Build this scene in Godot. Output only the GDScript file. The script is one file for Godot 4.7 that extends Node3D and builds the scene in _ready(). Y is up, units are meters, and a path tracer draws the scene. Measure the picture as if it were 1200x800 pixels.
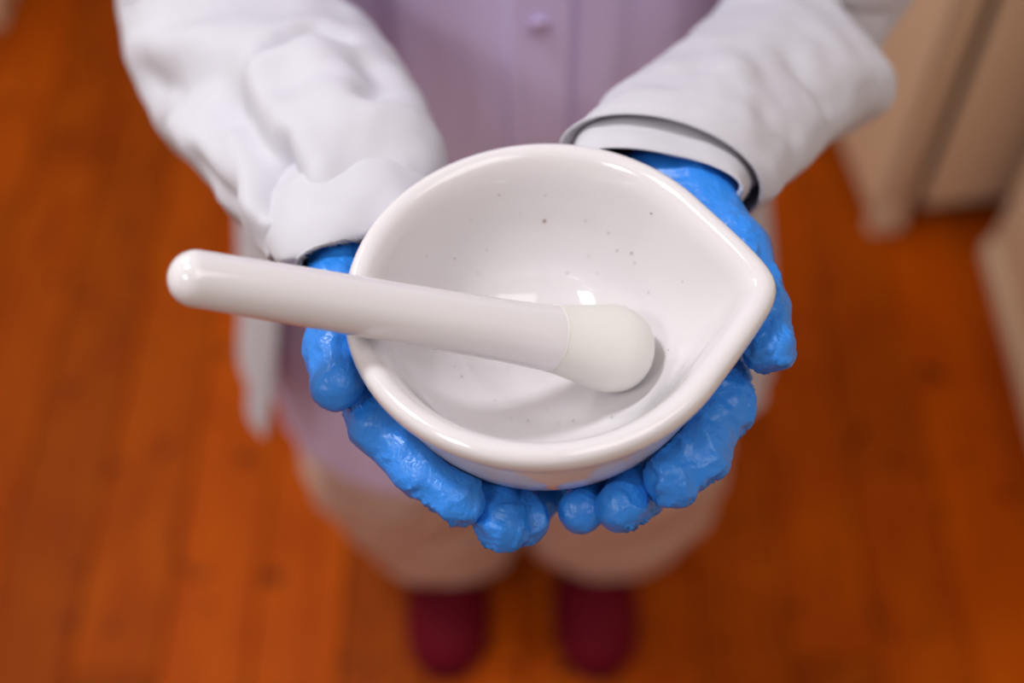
extends Node3D

# ---------------------------------------------------------------- helpers
const FOCAL := 1500.0            # pixels, for a picture of 1200 x 800
const PITCH := 55.0
const EYE := Vector3(0, 1.5, 0)
const BOWL := Vector3(0.0114, 1.1234, -0.2851)   # middle of the mortar's rim

var taken := {}

func numbered(called: String) -> String:
	if not taken.has(called):
		taken[called] = 0
		return called
	taken[called] += 1
	return "%s_%03d" % [called, taken[called]]

func at(u: float, v: float, d: float) -> Vector3:
	# measuring aid: the point of the room that lies d metres deep on a sight line
	var p := deg_to_rad(PITCH)
	var fw := Vector3(0, -sin(p), -cos(p))
	var up := Vector3(0, cos(p), -sin(p))
	return EYE + d * (fw + Vector3.RIGHT * ((u - 600.0) / FOCAL) + up * ((400.0 - v) / FOCAL))

func thing(called: String, label: String, category: String, where := Vector3.ZERO, turn := 0.0, group := "") -> Node3D:
	var o := Node3D.new()
	o.name = numbered(called)
	add_child(o)
	o.position = where
	o.rotation.y = turn
	tag(o, label, category, group)
	return o

func tag(o: Node, label: String, category: String, group := "") -> void:
	o.set_meta("label", label)
	o.set_meta("category", category)
	if group:
		o.set_meta("group", group)

func obj(called: String, mesh: Mesh, mat: Material, parent: Node = self) -> MeshInstance3D:
	var o := MeshInstance3D.new()
	o.name = numbered(called) if parent == self else called
	o.mesh = mesh
	o.material_override = mat
	o.cast_shadow = GeometryInstance3D.SHADOW_CASTING_SETTING_ON
	parent.add_child(o, true)
	return o

func struct(called: String, mesh: Mesh, mat: Material, parent: Node = self) -> MeshInstance3D:
	var o := obj(called, mesh, mat, parent)
	if parent == self:
		o.set_meta("kind", "structure")
	return o

func make_mesh(v: PackedVector3Array, idx: PackedInt32Array, uv := PackedVector2Array()) -> ArrayMesh:
	var n := PackedVector3Array()
	n.resize(v.size())
	n.fill(Vector3.ZERO)
	for t in range(0, idx.size(), 3):
		var a := v[idx[t]]
		var c := (v[idx[t + 2]] - a).cross(v[idx[t + 1]] - a)
		n[idx[t]] += c
		n[idx[t + 1]] += c
		n[idx[t + 2]] += c
	for i in n.size():
		n[i] = n[i].normalized() if n[i].length_squared() > 1e-20 else Vector3.UP
	var a := []
	a.resize(Mesh.ARRAY_MAX)
	a[Mesh.ARRAY_VERTEX] = v
	a[Mesh.ARRAY_NORMAL] = n
	if uv.size():
		a[Mesh.ARRAY_TEX_UV] = uv
	a[Mesh.ARRAY_INDEX] = idx
	var m := ArrayMesh.new()
	m.add_surface_from_arrays(Mesh.PRIMITIVE_TRIANGLES, a)
	return m

# rings of equal length -> a skin; flip turns it inside out; ends may be closed with a fan
func loft(rings: Array, closed := true, flip := false, cap0 := false, cap1 := false) -> ArrayMesh:
	var v := PackedVector3Array()
	var uv := PackedVector2Array()
	var idx := PackedInt32Array()
	var m: int = rings[0].size()
	for i in rings.size():
		var r: PackedVector3Array = rings[i]
		v.append_array(r)
		for j in m:
			uv.append(Vector2(float(j) / m, float(i) / rings.size()))
	var last := m if closed else m - 1
	for i in rings.size() - 1:
		for j in last:
			var a := i * m + j
			var b := i * m + (j + 1) % m
			if flip:
				idx.append_array([a, a + m, b, b, a + m, b + m])
			else:
				idx.append_array([a, b, a + m, b, b + m, a + m])
	for e in 2:
		if (e == 0 and not cap0) or (e == 1 and not cap1):
			continue
		var r: PackedVector3Array = rings[0] if e == 0 else rings[-1]
		var mid := Vector3.ZERO
		for p in r:
			mid += p
		var c := v.size()
		v.append(mid / m)
		uv.append(Vector2(0.5, e))
		var base := 0 if e == 0 else (rings.size() - 1) * m
		for j in m:
			if (e == 0) != flip:
				idx.append_array([c, base + (j + 1) % m, base + j])
			else:
				idx.append_array([c, base + j, base + (j + 1) % m])
	return make_mesh(v, idx, uv)

# a box with chamfered edges, lower middle at the origin unless moved
func box(size: Vector3, where := Vector3.ZERO, bevel := 0.003) -> ArrayMesh:
	var st := SurfaceTool.new()
	st.begin(Mesh.PRIMITIVE_TRIANGLES)
	st.set_smooth_group(-1)
	var h := size / 2.0
	var b := minf(bevel, minf(h.x, minf(h.y, h.z)) * 0.9)
	var pts := []
	for sx in [-1, 1]:
		for sy in [-1, 1]:
			for sz in [-1, 1]:
				var s := Vector3(sx, sy, sz)
				for k in 3:
					var q := s * (h - Vector3.ONE * b)
					q[k] = s[k] * h[k]
					pts.append(q)
	var id := func(sx: int, sy: int, sz: int, k: int) -> int:
		return ((sx + 1) / 2 * 4 + (sy + 1) / 2 * 2 + (sz + 1) / 2) * 3 + k
	var face := func(q: Array) -> void:
		var mid := Vector3.ZERO
		for i in q:
			mid += pts[i]
		mid /= q.size()
		var nrm: Vector3 = (pts[q[1]] - pts[q[0]]).cross(pts[q[2]] - pts[q[0]])
		if nrm.dot(mid) > 0.0:
			q.reverse()
		for i in range(1, q.size() - 1):
			for j in [0, i, i + 1]:
				st.add_vertex(pts[q[j]] + where)
	for k in 3:
		var a := (k + 1) % 3
		var c := (k + 2) % 3
		for s in [-1, 1]:
			var q := []
			for w in [[-1, -1], [1, -1], [1, 1], [-1, 1]]:
				var t := [0, 0, 0]
				t[k] = s
				t[a] = w[0]
				t[c] = w[1]
				q.append(id.call(t[0], t[1], t[2], k))
			face.call(q)
			for s2 in [-1, 1]:     # edge between face k (s) and face a (s2), along c
				var e := []
				for w in [[-1, k], [1, k], [1, a], [-1, a]]:
					var t := [0, 0, 0]
					t[k] = s
					t[a] = s2
					t[c] = w[0]
					e.append(id.call(t[0], t[1], t[2], w[1]))
				face.call(e)
	for sx in [-1, 1]:
		for sy in [-1, 1]:
			for sz in [-1, 1]:
				face.call([id.call(sx, sy, sz, 0), id.call(sx, sy, sz, 1), id.call(sx, sy, sz, 2)])
	st.generate_normals()
	return st.commit()

func lathe(profile: PackedVector2Array, segs := 64) -> ArrayMesh:
	var rings := []
	for p in profile:
		var r := PackedVector3Array()
		for j in segs:
			var a := TAU * j / segs
			r.append(Vector3(p.x * cos(a), p.y, p.x * sin(a)))
		rings.append(r)
	return loft(rings, true, false)

func catmull(pts: Array, t: float) -> Variant:
	var n := pts.size()
	var x := clampf(t, 0.0, 1.0) * (n - 1)
	var i := mini(int(x), n - 2)
	var f := x - i
	var p1 = pts[i]
	var p2 = pts[i + 1]
	var p0 = pts[i - 1] if i > 0 else p1 * 2.0 - p2
	var p3 = pts[i + 2] if i + 2 < n else p2 * 2.0 - p1
	return (p1 * 2.0 + (p2 - p0) * f + (p0 * 2.0 - p1 * 5.0 + p2 * 4.0 - p3) * (f * f) + (p1 * 3.0 - p0 - p2 * 3.0 + p3) * (f * f * f)) * 0.5

func noise(seed_: int, freq: float, octaves := 3, ridged := false) -> FastNoiseLite:
	var n := FastNoiseLite.new()
	n.seed = seed_
	n.noise_type = FastNoiseLite.TYPE_SIMPLEX_SMOOTH
	n.frequency = freq
	n.fractal_octaves = octaves
	n.fractal_type = FastNoiseLite.FRACTAL_RIDGED if ridged else FastNoiseLite.FRACTAL_FBM
	return n

func noise_tex(n: FastNoiseLite, size := 512, lo := Color.BLACK, hi := Color.WHITE) -> NoiseTexture2D:
	var t := NoiseTexture2D.new()
	t.noise = n
	t.width = size
	t.height = size
	t.seamless = true
	var g := Gradient.new()
	g.colors = PackedColorArray([lo, hi])
	t.color_ramp = g
	return t

func mat(col: Color, rough := 0.6, spec := 0.5) -> StandardMaterial3D:
	var m := StandardMaterial3D.new()
	m.albedo_color = col
	m.roughness = rough
	m.metallic_specular = spec
	return m

func bump(m: StandardMaterial3D, tex: Texture2D, scale_cm: float, rep: float) -> StandardMaterial3D:
	m.heightmap_enabled = true
	m.heightmap_texture = tex
	m.heightmap_scale = scale_cm
	m.uv1_triplanar = true
	m.uv1_world_triplanar = true
	m.uv1_scale = Vector3.ONE * rep
	return m

# ------------------------------------------------ bodies: smooth-joined tapered limbs on a grid, meshed by surface nets
# chains: [[[point, point, radius, radius], ...], blend inside the chain, blend with what came before]
func flesh(chains: Array, cell: float, grow := 0.0) -> Array:
	var lo := Vector3.ONE * 1e9
	var hi := -lo
	for ch in chains:
		for b in ch[0]:
			var r: float = maxf(b[2], b[3]) + grow + cell * 3.0
			lo = lo.min(b[0] - Vector3.ONE * r).min(b[1] - Vector3.ONE * r)
			hi = hi.max(b[0] + Vector3.ONE * r).max(b[1] + Vector3.ONE * r)
	var nx := int((hi.x - lo.x) / cell) + 2
	var ny := int((hi.y - lo.y) / cell) + 2
	var nz := int((hi.z - lo.z) / cell) + 2
	var field := PackedFloat32Array()
	field.resize(nx * ny * nz)
	field.fill(1.0)
	for ch in chains:
		var part := PackedFloat32Array()
		part.resize(nx * ny * nz)
		part.fill(1.0)
		var k: float = ch[1]
		var kk: float = ch[2]
		var m0 := Vector3i(nx, ny, nz)
		var m1 := Vector3i.ZERO
		for b in ch[0]:
			var a: Vector3 = b[0]
			var e: Vector3 = b[1]
			var ra: float = b[2] + grow
			var rb: float = b[3] + grow
			var reach := maxf(ra, rb) + maxf(k, kk) + cell * 2.0
			var p0 := Vector3i(((a.min(e) - Vector3.ONE * reach - lo) / cell).floor()).clamp(Vector3i.ZERO, Vector3i(nx - 1, ny - 1, nz - 1))
			var p1 := Vector3i(((a.max(e) + Vector3.ONE * reach - lo) / cell).ceil()).clamp(Vector3i.ZERO, Vector3i(nx - 1, ny - 1, nz - 1))
			m0 = m0.min(p0)
			m1 = m1.max(p1)
			var ab := e - a
			var inv := 1.0 / maxf(ab.length_squared(), 1e-12)
			for z in range(p0.z, p1.z + 1):
				for y in range(p0.y, p1.y + 1):
					var at_ := (z * ny + y) * nx
					for x in range(p0.x, p1.x + 1):
						var p := lo + Vector3(x, y, z) * cell
						var t := clampf((p - a).dot(ab) * inv, 0.0, 1.0)
						var d := p.distance_to(a + ab * t) - lerpf(ra, rb, t)
						if d < reach:
							var o := part[at_ + x]
							var h := maxf(k - absf(o - d), 0.0)
							part[at_ + x] = minf(o, d) - (h * h * 0.25 / k if k > 0.0 else 0.0)
		for z in range(m0.z, m1.z + 1):
			for y in range(m0.y, m1.y + 1):
				var at_ := (z * ny + y) * nx
				for x in range(m0.x, m1.x + 1):
					var d := part[at_ + x]
					if d < 1.0:
						var o := field[at_ + x]
						var h := maxf(kk - absf(o - d), 0.0)
						field[at_ + x] = minf(o, d) - (h * h * 0.25 / kk if kk > 0.0 else 0.0)
	# surface nets
	var v := PackedVector3Array()
	var idx := PackedInt32Array()
	var cellv := PackedInt32Array()
	cellv.resize(nx * ny * nz)
	cellv.fill(-1)
	var st := [0, 1, nx, nx + 1, nx * ny, nx * ny + 1, nx * ny + nx, nx * ny + nx + 1]
	var cor := [Vector3(0, 0, 0), Vector3(1, 0, 0), Vector3(0, 1, 0), Vector3(1, 1, 0), Vector3(0, 0, 1), Vector3(1, 0, 1), Vector3(0, 1, 1), Vector3(1, 1, 1)]
	var edges := [[0, 1], [2, 3], [4, 5], [6, 7], [0, 2], [1, 3], [4, 6], [5, 7], [0, 4], [1, 5], [2, 6], [3, 7]]
	for z in nz - 1:
		for y in ny - 1:
			var row := (z * ny + y) * nx
			for x in nx - 1:
				var i := row + x
				var f0 := field[i]
				if f0 > cell * 2.0:
					continue
				var ins := 0
				for c in 8:
					if field[i + st[c]] < 0.0:
						ins += 1
				if ins == 0 or ins == 8:
					continue
				var sum := Vector3.ZERO
				var cnt := 0
				for e in edges:
					var fa := field[i + st[e[0]]]
					var fb := field[i + st[e[1]]]
					if (fa < 0.0) != (fb < 0.0):
						sum += cor[e[0]].lerp(cor[e[1]], fa / (fa - fb))
						cnt += 1
				cellv[i] = v.size()
				v.append(lo + (Vector3(x, y, z) + sum / cnt) * cell)
	var sx := 1
	var sy := nx
	var sz := nx * ny
	for z in range(1, nz - 1):
		for y in range(1, ny - 1):
			var row := (z * ny + y) * nx
			for x in range(1, nx - 1):
				var i := row + x
				if cellv[i] < 0 and cellv[i - sy - sz] < 0 and cellv[i - sx - sz] < 0 and cellv[i - sx - sy] < 0:
					continue
				var a := field[i] < 0.0
				for ax in 3:
					var s: int = [sx, sy, sz][ax]
					if a == (field[i + s] < 0.0):
						continue
					var u: int = [sy, sz, sx][ax]
					var w: int = [sz, sx, sy][ax]
					var q := [cellv[i], cellv[i - u], cellv[i - u - w], cellv[i - w]]
					if q.min() < 0:
						continue
					if a:
						idx.append_array([q[0], q[2], q[1], q[0], q[3], q[2]])
					else:
						idx.append_array([q[0], q[1], q[2], q[0], q[2], q[3]])
	return [v, idx]

func normals_of(v: PackedVector3Array, idx: PackedInt32Array) -> PackedVector3Array:
	var n := PackedVector3Array()
	n.resize(v.size())
	n.fill(Vector3.ZERO)
	for t in range(0, idx.size(), 3):
		var a := v[idx[t]]
		var c := (v[idx[t + 2]] - a).cross(v[idx[t + 1]] - a)
		for k in 3:
			n[idx[t + k]] += c
	for i in n.size():
		n[i] = n[i].normalized()
	return n

# ---------------------------------------------------------------- materials
var M := {}

func materials() -> void:
	M.plaster = bump(mat(Color(0.86, 0.84, 0.80), 0.9, 0.3), noise_tex(noise(3, 0.02, 4), 256), 0.05, 2.0)
	M.ceiling = mat(Color(0.93, 0.92, 0.90), 0.95, 0.2)
	M.baseboard = mat(Color(0.85, 0.80, 0.74), 0.5)
	M.subfloor = mat(Color(0.10, 0.04, 0.02), 0.9, 0.2)
	# wood: long grain along the boards, with darker knots
	for k in 4:
		var w := mat(Color(1, 1, 1), 0.5, 0.2)
		w.albedo_texture = wood_texture(40 + k, k)
		w.uv1_triplanar = true
		w.uv1_world_triplanar = true
		w.uv1_scale = Vector3(1.3, 1.0, 0.9)
		w.uv1_offset = Vector3(0.23 * k, 0, 0.37 * k)
		M["wood%d" % k] = w
	M.cream = mat(Color(0.92, 0.81, 0.69), 0.45)
	M.cream_edge = mat(Color(0.93, 0.84, 0.73), 0.45)
	M.dark = mat(Color(0.16, 0.10, 0.07), 0.8, 0.2)
	M.glaze = mat(Color(0.88, 0.86, 0.872), 0.10, 0.5)
	M.glaze.clearcoat_enabled = true
	M.glaze.clearcoat = 0.5
	M.glaze.clearcoat_roughness = 0.04
	M.bisque = mat(Color(0.86, 0.85, 0.83), 0.55, 0.4)
	M.speck = mat(Color(0.16, 0.11, 0.11), 0.6)
	M.speck_red = mat(Color(0.45, 0.04, 0.07), 0.6)
	var wr := FastNoiseLite.new()
	wr.seed = 11
	wr.noise_type = FastNoiseLite.TYPE_CELLULAR
	wr.cellular_return_type = FastNoiseLite.RETURN_DISTANCE2_SUB
	wr.frequency = 0.022
	wr.domain_warp_enabled = true
	wr.domain_warp_amplitude = 40.0
	wr.domain_warp_frequency = 0.012
	M.glove = bump(mat(Color(0.185, 0.53, 0.91), 0.34, 0.5), noise_tex(wr, 512), 0.10, 8.0)
	var weave := Image.create(256, 256, false, Image.FORMAT_L8)
	for y in 256:
		for x in 256:
			var a := 0.5 + 0.5 * sin(TAU * (x + y) / 8.0)
			weave.set_pixel(x, y, Color(a, a, a))
	M.coat = bump(mat(Color(0.80, 0.79, 0.825), 0.9, 0.2), ImageTexture.create_from_image(weave), 0.004, 30.0)
	M.coat.rim_enabled = true
	M.coat.rim = 0.2
	M.shirt = bump(mat(Color(0.88, 0.83, 1.0), 0.9, 0.2), noise_tex(noise(5, 0.05, 3), 256), 0.02, 12.0)
	M.trousers = bump(mat(Color(0.82, 0.70, 0.65), 0.9, 0.2), noise_tex(noise(6, 0.05, 3), 256), 0.02, 12.0)
	M.button = mat(Color(0.78, 0.70, 0.84), 0.35)
	M.skin = mat(Color(0.80, 0.60, 0.50), 0.55, 0.4)
	M.lip = mat(Color(0.66, 0.36, 0.34), 0.5)
	M.hair = mat(Color(0.16, 0.10, 0.07), 0.6)
	M.eye = mat(Color(0.92, 0.91, 0.90), 0.2)
	M.shoe = mat(Color(0.42, 0.02, 0.12), 0.75, 0.3)
	M.sole = mat(Color(0.22, 0.02, 0.07), 0.8, 0.3)
	M.steel = mat(Color(0.7, 0.7, 0.7), 0.35)
	M.steel.metallic = 0.8
	M.lamp = mat(Color(1, 1, 1), 0.5)
	M.lamp.emission_enabled = true
	M.lamp.emission = Color(1.0, 0.96, 0.92)
	M.lamp.emission_energy_multiplier = 3.0
	M.lamp_soft = M.lamp.duplicate()
	M.lamp_soft.emission_energy_multiplier = 0.9

func wood_texture(seed_: int, k: int) -> ImageTexture:
	var im := Image.create(512, 512, false, Image.FORMAT_RGB8)
	var grain := noise(seed_, 1.0, 3)
	var blot := noise(seed_ + 50, 1.0, 2)
	var knot := noise(seed_ + 90, 1.0, 1)
	var tone: float = [1.0, 0.9, 1.08, 0.96][k]
	var a := Color(0.715, 0.325, 0.0)
	var b := Color(0.52, 0.17, 0.0)
	for y in 512:
		var ay := TAU * y / 512.0
		for x in 512:
			var ax := TAU * x / 512.0
			# a torus keeps the picture seamless; x runs across the boards
			var p := Vector3(cos(ax) * 9.0, sin(ax) * 9.0, sin(ay) * 0.9)
			var g := grain.get_noise_3dv(p + Vector3(0, 0, cos(ay) * 0.9)) * 0.5 + 0.5
			var s := blot.get_noise_3d(cos(ax) * 1.6 + cos(ay), sin(ax) * 1.6, sin(ay) * 1.5) * 0.5 + 0.5
			var kn := knot.get_noise_3d(cos(ax) * 3.4 + 5.0 * cos(ay), sin(ax) * 3.4, sin(ay) * 5.0)
			var f := clampf(0.15 + 0.5 * (g - 0.35) + 0.5 * (s - 0.35), 0.0, 1.0)
			var c := a.lerp(b, f) * tone
			var kk := smoothstep(0.68, 0.86, kn)
			c = c.lerp(Color(0.20, 0.055, 0.012), kk * 0.8)
			im.set_pixel(x, y, c)
	return ImageTexture.create_from_image(im)

# ---------------------------------------------------------------- scene
func _ready() -> void:
	camera_and_light()
	materials()
	room()
	cabinets()
	lamps()
	mortar()
	pestle()
	person()

func camera_and_light() -> void:
	var cam := Camera3D.new()
	cam.name = "camera"
	cam.position = EYE
	cam.rotation_degrees = Vector3(-PITCH, 0, 0)
	cam.near = 0.05
	cam.far = 50.0
	var ca := CameraAttributesPhysical.new()
	ca.frustum_focal_length = 45.0
	ca.frustum_focus_distance = 0.468
	ca.exposure_aperture = 3.1
	cam.attributes = ca
	cam.fov = rad_to_deg(2.0 * atan(400.0 / FOCAL))
	add_child(cam)
	cam.current = true
	var we := WorldEnvironment.new()
	we.name = "environment"
	var e := Environment.new()
	e.background_mode = Environment.BG_COLOR
	e.background_color = Color(0.75, 0.78, 0.85)
	e.background_energy_multiplier = 0.6
	e.tonemap_mode = Environment.TONE_MAPPER_LINEAR
	e.tonemap_exposure = 1.12
	e.sdfgi_enabled = true
	e.ssao_enabled = true
	e.ssil_enabled = true
	we.environment = e
	add_child(we)

const X0 := -1.75
const X1 := 1.32
const Z0 := -2.35
const Z1 := 1.6
const TOP := 2.45

func room() -> void:
	var fl := struct("floor", box(Vector3(X1 - X0 + 0.3, 0.1, Z1 - Z0 + 0.3), Vector3((X0 + X1) / 2, -0.068, (Z0 + Z1) / 2), 0.0), M.subfloor)
	var rng := RandomNumberGenerator.new()
	rng.seed = 7
	var variants := []
	var long := 1.05
	variants.append(box(Vector3(0.108, 0.018, long - 0.0015), Vector3.ZERO, 0.0012))
	var col := 0
	var x := X0 + 0.055
	while x < X1 - 0.03:
		var z := Z0 - rng.randf() * 0.9
		while z < Z1:
			var mid := z + long / 2
			if mid + long / 2 > Z0 + 0.05 and mid - long / 2 < Z1 - 0.05:
				var p := obj("plank", variants[0], M["wood%d" % rng.randi_range(0, 3)], fl)
				p.position = Vector3(x, -0.009, mid)
				var over := maxf(Z0 - (mid - long / 2), 0.0)
				var past := maxf(mid + long / 2 - Z1, 0.0)
				if over + past > 0.0:
					p.scale.z = (long - over - past) / long
					p.position.z += (over - past) / 2
			z += long
		x += 0.11
		col += 1
	var w := 0.12
	struct("wall_back", box(Vector3(X1 - X0 + 2 * w, TOP, w), Vector3((X0 + X1) / 2, TOP / 2, Z0 - w / 2), 0.0), M.plaster)
	struct("wall_front", box(Vector3(X1 - X0 + 2 * w, TOP, w), Vector3((X0 + X1) / 2, TOP / 2, Z1 + w / 2), 0.0), M.plaster)
	struct("wall_left", box(Vector3(w, TOP, Z1 - Z0), Vector3(X0 - w / 2, TOP / 2, (Z0 + Z1) / 2), 0.0), M.plaster)
	struct("wall_right", box(Vector3(w, TOP, Z1 - Z0), Vector3(X1 + w / 2, TOP / 2, (Z0 + Z1) / 2), 0.0), M.plaster)
	struct("ceiling", box(Vector3(X1 - X0 + 2 * w, w, Z1 - Z0 + 2 * w), Vector3((X0 + X1) / 2, TOP + w / 2, (Z0 + Z1) / 2), 0.0), M.ceiling)

func cabinets() -> void:
	# corner of the base cabinet stands at (0.543, -1.248)
	var c := thing("base_cabinet", "cream base cabinet with a dark groove beside its door, behind the sleeve at upper right", "cabinet", Vector3(0.543, 0, -1.248), deg_to_rad(9))
	obj("body", box(Vector3(0.60, 0.80, 0.50), Vector3(0.315, 0.46, -0.30), 0.004), M.dark, c)
	obj("side_panel", box(Vector3(0.02, 0.83, 0.55), Vector3(0.010, 0.445, -0.275), 0.003), M.cream, c)
	obj("stile", box(Vector3(0.046, 0.815, 0.022), Vector3(0.023 + 0.0005, 0.455, -0.011), 0.003), M.cream, c)
	obj("foot_block", box(Vector3(0.05, 0.046, 0.026), Vector3(0.025, 0.023, -0.011), 0.004), M.cream_edge, c)
	obj("door", box(Vector3(0.50, 0.815, 0.022), Vector3(0.32, 0.455, -0.011), 0.004), M.cream, c)
	obj("toe_board", box(Vector3(0.52, 0.045, 0.018), Vector3(0.31, 0.0225, -0.15), 0.002), M.dark, c)
	obj("plinth", box(Vector3(0.56, 0.06, 0.36), Vector3(0.315, 0.03, -0.35), 0.002), M.dark, c)
	obj("top_board", box(Vector3(0.62, 0.03, 0.58), Vector3(0.31, 0.876, -0.28), 0.005), M.cream_edge, c)
	var d := thing("sideboard", "cream sideboard with a pale bottom edge strip at the right edge of the picture", "cabinet", Vector3(0.703, 0, -1.215))
	obj("body", box(Vector3(0.55, 0.80, 1.6), Vector3(0.283, 0.42, 0.80), 0.004), M.cream, d)
	obj("bottom_strip", box(Vector3(0.022, 0.035, 1.6), Vector3(0.011, 0.0175, 0.80), 0.004), M.cream_edge, d)
	obj("top_board", box(Vector3(0.58, 0.03, 1.62), Vector3(0.285, 0.835, 0.80), 0.005), M.cream_edge, d)
	var e := thing("side_unit", "pale corner unit at the far left edge behind the raised elbow", "cabinet", Vector3(-0.882, 0, -1.715))
	obj("body", box(Vector3(0.5, 0.85, 0.5), Vector3(-0.25, 0.425, -0.25), 0.004), M.cream_edge, e)
	obj("plinth", box(Vector3(0.51, 0.06, 0.505), Vector3(-0.25, 0.03, -0.248), 0.003), M.cream, e)

func lamps() -> void:
	var spots := [
		[Vector3(-0.70, TOP, -0.55), Vector2(0.20, 0.20), 1.42, "small square white ceiling light above the left arm of the person"],
		[Vector3(0.55, TOP, 0.12), Vector2(0.9, 0.9), 0.44, "largest square ceiling light, white, above the viewer and the sideboard"],
		[Vector3(-1.0, TOP, 0.45), Vector2(0.35, 0.35), 0.62, "square white ceiling light near the left wall"],
		[Vector3(-1.2, TOP, -1.7), Vector2(0.4, 0.4), 0.65, "square white ceiling light in the far left corner"],
	]
	for s in spots:
		var l := thing("ceiling_light", s[3], "lamp", s[0], 0.0, "ceiling lights")
		var sz: Vector2 = s[1]
		obj("frame", box(Vector3(sz.x + 0.04, 0.03, sz.y + 0.04), Vector3(0, -0.015, 0), 0.004), M.steel, l)
		obj("diffuser", box(Vector3(sz.x, 0.012, sz.y), Vector3(0, -0.034, 0), 0.003), M.lamp if sz.x < 0.8 else M.lamp_soft, l)
		var a := AreaLight3D.new()
		a.name = "glow"
		a.area_size = sz
		a.light_color = Color(0.97, 0.985, 1.0)
		a.light_energy = s[2]
		a.shadow_enabled = true
		a.area_range = 8.0
		a.area_attenuation = 2.0
		l.add_child(a)
		a.position = Vector3(0, -0.045, 0)
		a.rotation_degrees.x = -90

# ---------------------------------------------------------------- mortar and pestle
func bowl_axes() -> Basis:
	var n := Vector3(-0.0457, 1, 0).normalized()
	var x := n.cross(Vector3(0, 0, -1)).normalized() * -1.0
	x = Vector3(n.y, -n.x, 0)
	return Basis(x, n, x.cross(n))

func spout(phi: float) -> float:
	# outward factor of the lip: straight flanks that run from the round into a blunt beak
	var f0 := 0.63
	var a := absf(wrapf(phi, -PI, PI))
	if a >= f0:
		return 1.0
	var s := sqrt(a * a + 0.012) - sqrt(f0 * f0 + 0.012) + f0
	return 1.0 / cos(f0 - s) if s < f0 else 1.0

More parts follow.
